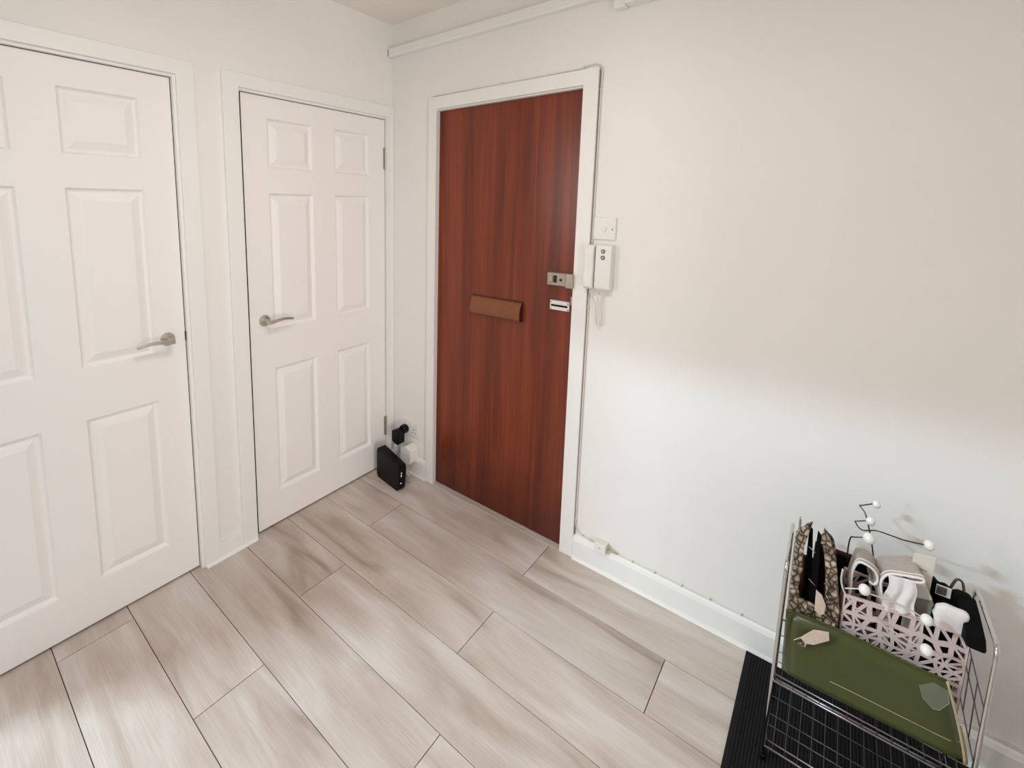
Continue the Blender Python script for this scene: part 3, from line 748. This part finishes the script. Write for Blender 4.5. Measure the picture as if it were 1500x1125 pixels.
# lattice basket
bk = thing('lattice_basket', (2.10, -0.235, 0.284), 'dusty pink plastic basket with cut-out lattice sides, full of clutter', 'basket')
BZ0, BZ1 = 0.290, 0.547
BF0, BF1 = Vector((2.009, -0.311)), Vector((2.237, -0.264))
BB0, BB1 = Vector((2.010, -0.190)), Vector((2.238, -0.190))
rnd = random.Random(3)
def lattice(P0, P1, name):
    d = (P1-P0); Ln = d.length; d = d/Ln; nn = Vector((d.y, -d.x)); T = 0.0014
    def W(u, z, t): q = P0+d*u+nn*t; return (q.x, q.y, z)
    zs = [BZ0, BZ0+0.03, BZ0+0.06, BZ0+0.09, BZ0+0.115, BZ0+0.138, BZ0+0.158, BZ0+0.180, BZ0+0.212, BZ1]
    nu = max(3, int(round(Ln/0.026))); V = {}
    for j, z in enumerate(zs):
        for i in range(nu+1):
            inn = 0 < i < nu; jn = 0 < j < len(zs)-1
            V[i, j] = (Ln*i/nu+(rnd.uniform(-0.010, 0.010) if inn else 0), z+(rnd.uniform(-0.008, 0.008) if jn else 0))
    polys = []
    for i in range(nu):
        for j in range(len(zs)-1):
            a_, b_, c_, e_ = V[i, j], V[i+1, j], V[i+1, j+1], V[i, j+1]
            r = rnd.random()
            if r < 0.42: polys += [[a_, b_, c_], [a_, c_, e_]]
            elif r < 0.84: polys += [[a_, b_, e_], [b_, c_, e_]]
            else: polys += [[a_, b_, c_, e_]]
    g = G()
    for P in polys:
        cu = sum(p[0] for p in P)/len(P); cz = sum(p[1] for p in P)/len(P)
        sc = rnd.uniform(0.50, 0.68)
        Q = [(cu+(p[0]-cu)*sc, cz+(p[1]-cz)*sc) for p in P]; n = len(P)
        for t, flip in ((T, False), (-T, True)):
            k = len(g.v)
            g.v.extend([W(*p, t) for p in P]+[W(*p, t) for p in Q])
            for q in range(n):
                f = (k+q, k+(q+1) % n, k+n+(q+1) % n, k+n+q); g.f.append(f[::-1] if flip else f)
        k = len(g.v)
        g.v.extend([W(*p, T) for p in Q]+[W(*p, -T) for p in Q])
        for q in range(n): g.f.append((k+q, k+(q+1) % n, k+n+(q+1) % n, k+n+q))
    return build(name, g, 'pink', bk)
lattice(BF0, BF1, 'lattice_side'); lattice(BF1, BB1, 'lattice_side'); lattice(BB1, BB0, 'lattice_side'); lattice(BB0, BF0, 'lattice_side')
g = G(); q = [BF0, BF1, BB1, BB0]
g.v = [(p.x, p.y, BZ0) for p in q]+[(p.x, p.y, BZ0+0.003) for p in q]; g.f = [(3, 2, 1, 0), (4, 5, 6, 7)]+[(i, (i+1) % 4, 4+(i+1) % 4, 4+i) for i in range(4)]
build('base', g, 'pink', bk)
rim = [(p.x, p.y, BZ1) for p in q]
build('rim', G().tube(rim, 0.0032, 8, closed=True), 'pink', bk, smooth=True)

# black fabric bag behind, at the right
bb = thing('black_bag', (2.19, -0.20, 0.30), 'black folded fabric bag with a printed label, stuffed in the basket', 'bag')
poly = [(2.110, 0.300), (2.222, 0.300), (2.226, 0.545), (2.240, 0.565), (2.242, 0.598), (2.236, 0.610), (2.215, 0.612), (2.206, 0.604), (2.196, 0.616), (2.182, 0.612), (2.176, 0.622), (2.150, 0.628), (2.120, 0.600)]
build('body', G().prism(poly, 1, -0.222, -0.196), 'blkcloth', bb, bevel=0.006, bevseg=3)
build('front_fold', G().prism([(2.165, 0.30), (2.224, 0.30), (2.226, 0.575), (2.212, 0.590), (2.170, 0.580)], 1, -0.264, -0.223), 'blkcloth', bb, bevel=0.012, bevseg=3)
build('side_fold', G().prism([(-0.275, 0.552), (-0.205, 0.552), (-0.196, 0.60), (-0.210, 0.607), (-0.262, 0.602), (-0.330, 0.590), (-0.352, 0.568), (-0.300, 0.553)], 0, 2.214, 2.246), 'blkcloth', bb, bevel=0.006, bevseg=3)
build('strap_loop', G().tube(spline([(2.205, -0.19, 0.60), (2.214, -0.185, 0.626), (2.224, -0.185, 0.624), (2.228, -0.19, 0.606)], 5), 0.003, 6), 'green', bb, smooth=True)
lb = build('label', G().box((2.1765, -0.2250, 0.592), (2.2020, -0.2222, 0.618)), 'labelp', bb)
lb['label'] = 'small white printed label with a dark picture'
build('picture', G().box((2.1775, -0.2257, 0.5945), (2.1945, -0.2250, 0.6155)), 'labeld', lb)

# dark maroon notebook and black folder at the back left
nb_ = thing('notebook', (1.99, -0.19, 0.30), 'maroon topped black notebook standing behind the striped cloths', 'notebook')
build('pages', G().box((1.945, -0.184, 0.290), (2.100, -0.177, 0.574)), 'blkcloth', nb_, bevel=0.001)
build('cover', G().box((1.942, -0.177, 0.288), (2.103, -0.173, 0.584)), 'maroon', nb_, bevel=0.001)

# snake print handbag, end on
sb = thing('snakeskin_handbag', (1.945, -0.26, 0.30), 'snakeskin-print handbag with dark pleated end, at the left of the rack', 'handbag')
def side_panel(xb, xt, lean, zt, dy0, dy1, name):
    rows_ = []
    for j in range(9):
        v = j/8; z = 0.300+(zt-0.300)*v
        row = []
        for i in range(9):
            u = i/8; y = dy0+(dy1-dy0)*u
            x = xb+(xt-xb)*v+lean*math.sin(v*math.pi)*0.5+0.004*math.sin(6*u+4*v)
            zz = z+(0.020*math.sin(u*7+1)-0.012*u)*v**3
            row.append((x, y, zz))
        rows_.append(row)
    return build(name, G().grid(rows_), 'snake', sb, solid=0.005, sub=1)
side_panel(1.906, 1.903, -0.003, 0.660, -0.318, -0.200, 'side_panel')
side_panel(1.998, 1.962, 0.016, 0.640, -0.318, -0.200, 'side_panel')
# front edge facing of the left side, wide and flat
g = G().prism([(1.901, 0.300), (1.930, 0.300), (1.932, 0.46), (1.918, 0.52), (1.922, 0.58), (1.918, 0.64), (1.930, 0.722), (1.918, 0.710), (1.907, 0.690), (1.899, 0.672)], 1, -0.327, -0.319)
build('front_facing', g, 'snake', sb, bevel=0.003)
g = G().prism([(1.976, 0.40), (2.004, 0.40), (2.004, 0.50), (1.994, 0.58), (1.984, 0.64), (1.968, 0.685), (1.954, 0.718), (1.950, 0.684), (1.962, 0.63), (1.972, 0.55)], 1, -0.325, -0.318)
build('front_facing', g, 'snake', sb, bevel=0.003)
g = G().prism([(1.900, 0.415), (2.000, 0.415), (2.000, 0.470), (1.960, 0.494), (1.930, 0.500), (1.900, 0.482)], 1, -0.334, -0.326)
build('lower_facing', g, 'snake', sb, bevel=0.003)
for k, (xa, xb_, yv) in enumerate(((1.930, 1.948, -0.300), (1.944, 1.962, -0.314), (1.956, 1.974, -0.296))):
    g = G().prism([(xa, 0.42), (xb_, 0.42), (xb_-0.006, 0.55), (xb_-0.016+0.004*k, 0.685), (xa-0.006+0.004*k, 0.695), (xa-0.004, 0.56)], 1, yv, yv+0.006)
    build('pleat', g, 'blkcloth', sb, bevel=0.002)
build('inner_lining', G().box((1.905, -0.292, 0.305), (1.985, -0.288, 0.600)), 'maroon', sb)
for (x, z, dx, dz) in ((1.928, 0.652, 0.013, -0.011), (1.936, 0.562, 0.014, -0.012), (1.966, 0.566, 0.004, 0.004), (1.974, 0.536, 0.006, -0.012)):
    build('zip_pull', G().tube([(x, -0.3305, z), (x+dx*0.5, -0.333, z+dz*0.4), (x+dx, -0.3305, z+dz)], 0.0013, 6), 'chrome', sb)
g = G().prism([(1.953, 0.548), (1.966, 0.540), (1.976, 0.515), (1.975, 0.490), (1.966, 0.482), (1.955, 0.490)], 1, -0.345, -0.341)
build('leather_tag', g, 'tab', sb, bevel=0.001)['label'] = 'pale leather tag'
build('handle', G().tube(spline([(1.945, -0.30, 0.648), (1.956, -0.29, 0.678), (1.972, -0.27, 0.664), (1.984, -0.245, 0.60), (1.990, -0.24, 0.54)], 6), 0.004, 8), 'snake', sb, smooth=True)

# striped grey cloths folded over the basket
def cloth(name, path, y0, y1, label, origin, drift=0.0, trims=True):
    t = thing(name, origin, label, 'cloth', 'grey cloths in the basket')
    P = spline([(x, 0, z) for x, z in path], 6)
    rows_ = []; K = 8
    for k in range(K+1):
        s = k/K; y = y0+(y1-y0)*s
        rows_.append([(p.x+drift*s+0.0015*math.sin(9*s+p.z*60), y+0.004*math.sin(p.x*70+2*s), p.z+0.002*math.sin(7*s+p.x*40)) for p in P])
    build('body', G().grid(rows_), 'greycloth', t, solid=0.004, sub=1)
    if trims:
        for (k, r) in ((0, 0.0032), (1, 0.0016)):
            pts = [Vector(rows_[k][i])+Vector((0, -0.0015 if k == 0 else 0, 0)) for i in range(len(P))]
            if k: 
                cen = sum(pts, Vector())/len(pts)
                pts = [p+(p-cen).normalized()*0.003 for p in pts]
            build('white_binding', G().tube(pts, r, 6), 'whitetrim', t, smooth=True)
    return t
cloth('striped_cloth', [(2.021, 0.50), (2.020, 0.56), (2.023, 0.612), (2.030, 0.634), (2.048, 0.632), (2.064, 0.618), (2.070, 0.598), (2.064, 0.585), (2.055, 0.590)], -0.278, -0.215, 'taupe grey cloth with white binding folded into a narrow loop, beside the snakeskin handbag', (2.04, -0.25, 0.50), drift=-0.003)
cloth('striped_cloth', [(2.088, 0.52), (2.080, 0.56), (2.076, 0.60), (2.084, 0.625), (2.105, 0.640), (2.128, 0.652), (2.142, 0.655), (2.143, 0.647), (2.130, 0.640)], -0.284, -0.205, 'taupe grey cloth with white binding draped in a wide fold, beside the pale card', (2.11, -0.25, 0.52), drift=-0.012)
# upper back fold of the wide cloth
# white cloth under the wide fold
def crumple(name, cx, cy, cz, sx, sy, sz, label, cat, m, seed, group=None):
    r_ = random.Random(seed); ph_ = [r_.uniform(0, 6) for _ in range(6)]
    g = G(); nu, nv = 28, 18
    for i in range(nv+1):
        th = math.pi*i/nv
        for k in range(nu):
            p = 2*math.pi*k/nu
            d = Vector((math.sin(th)*math.cos(p), math.sin(th)*math.sin(p), math.cos(th)))
            # box-like super-ellipsoid with folds
            e = 0.55
            q = Vector([math.copysign(abs(c)**e, c) for c in d])
            f = 1+0.05*math.sin(5*q.x+ph_[0])*math.sin(4*q.z+ph_[1])+0.04*math.sin(9*q.z+3*q.x+ph_[2])
            g.v.append((cx+sx*q.x*f, cy+sy*q.y*f, cz+sz*q.z*f))
    for i in range(nv):
        for k in range(nu):
            g.f.append((i*nu+k, (i+1)*nu+k, (i+1)*nu+(k+1) % nu, i*nu+(k+1) % nu))
    o = build(name, g, m, smooth=True)
    return tag(o, label, cat, group)
rows_ = []
for j in range(13):
    v = j/12; row = []
    for i in range(25):
        u = i/24
        x = 2.084+0.046*u+0.014*v*u+0.004*math.sin(6*v)
        row.append((x, -0.288-0.004*math.sin(v*1.6)+0.004*math.sin(u*13+3*v)*(0.3+v), 0.632-0.088*v+0.010*u*(1-v)-0.008*math.sin(u*6)*v))
    rows_.append(row)
tag(build('white_cloth', G().grid(rows_), 'pouch', solid=0.003, sub=1), 'white cloth hanging in soft folds below the wide grey fold', 'cloth')
crumple('white_pouch', 2.196, -0.292, 0.583, 0.028, 0.011, 0.031, 'soft white pouch in front of the black bag', 'pouch', 'pouch', 5)

# pale upright card and white packet
cdo = thing('pale_card', (2.155, -0.222, 0.40), 'pale upright card standing beside the black bag', 'card')
g = G(); 
g.prism([(2.126, 0.40), (2.164, 0.40), (2.167, 0.690), (2.129, 0.684)], 1, -0.2340, -0.2315)
build('sheet', g, 'card', cdo, bevel=0.0006)
build('printed_line', G().box((2.143, -0.2348, 0.646), (2.156, -0.2341, 0.648)), 'sage', cdo)
build('printed_line', G().box((2.148, -0.2348, 0.622), (2.153, -0.2341, 0.626)), 'sage', cdo)
pk = thing('white_packet', (2.145, -0.25, 0.53), 'slim white packet with a sage grey lower band in the basket', 'packet')
build('body', G().prism([(2.116, 0.640), (2.143, 0.648), (2.170, 0.588), (2.136, 0.578)], 1, -0.256, -0.246), 'packet', pk, bevel=0.002)
build('lower_band', G().prism([(2.136, 0.578), (2.170, 0.588), (2.182, 0.552), (2.150, 0.530)], 1, -0.256, -0.246), 'sage', pk, bevel=0.002)

# ball-tipped wire hooks lying over everything
def hook(tips, path, wirem, label, origin, rr=0.0017):
    t = thing('ball_hook', origin, label, 'hook', 'ball-tipped wire hooks')
    build('hook_wire', G().tube(spline(path, 7), rr, 8), wirem, t, smooth=True)
    for (c, r) in tips:
        build('ball_tip', G().ball(c, r*1.18, 18, 12, (0.84, 0.95, 1.0)), 'ball', t, smooth=True)
    return t
YH = -0.12
hook([((2.062, -0.100, 0.716), 0.0090)], [(2.056, -0.100, 0.716), (2.032, -0.108, 0.704), (2.028, -0.11, 0.702), (2.040, -0.122, 0.690), (2.050, -0.135, 0.66), (2.062, -0.145, 0.61), (2.075, -0.149, 0.52), (2.085, -0.150, 0.30)], 'hookdark', 'dark wire hook with the highest white ball tip', (2.05, -0.14, 0.30))
hook([((2.051, -0.150, 0.686), 0.0100), ((2.160, -0.185, 0.691), 0.0110)], [(2.046, -0.150, 0.686), (2.024, -0.150, 0.674), (2.021, -0.152, 0.670), (2.034, -0.178, 0.668), (2.060, -0.195, 0.688), (2.085, -0.198, 0.690), (2.115, -0.195, 0.688), (2.150, -0.188, 0.690)], 'hookdark', 'dark wire hook with two white balls curving above the wide grey fold', (2.09, -0.17, 0.66))
hook([((2.046, -0.225, 0.675), 0.0125)], [(2.040, -0.225, 0.675), (2.020, -0.222, 0.664), (2.012, -0.215, 0.655), (2.010, -0.21, 0.62), (2.012, -0.208, 0.58)], 'hookdark', 'short wire hook whose ball tip rests on the narrow grey loop', (2.03, -0.22, 0.58))
hook([((2.041, -0.352, 0.607), 0.0115), ((2.150, -0.352, 0.594), 0.0110)], [(2.006, -0.352, 0.590), (2.034, -0.352, 0.604), (2.055, -0.352, 0.602), (2.085, -0.350, 0.604), (2.115, -0.350, 0.603), (2.145, -0.352, 0.595)], 'hookwire', 'white wire hook with two balls running along the basket rim', (2.08, -0.352, 0.59))
hook([((2.158, -0.350, 0.518), 0.0115)], [(1.998, -0.340, 0.632), (1.998, -0.346, 0.602), (2.008, -0.352, 0.576), (2.030, -0.356, 0.553), (2.060, -0.356, 0.543), (2.100, -0.354, 0.532), (2.150, -0.350, 0.518)], 'hookwire', 'long white wire hook with one ball hanging lowest over the lattice', (2.08, -0.352, 0.515), 0.0020)

for o in bpy.data.objects:
    if '_o' in o: del o['_o']
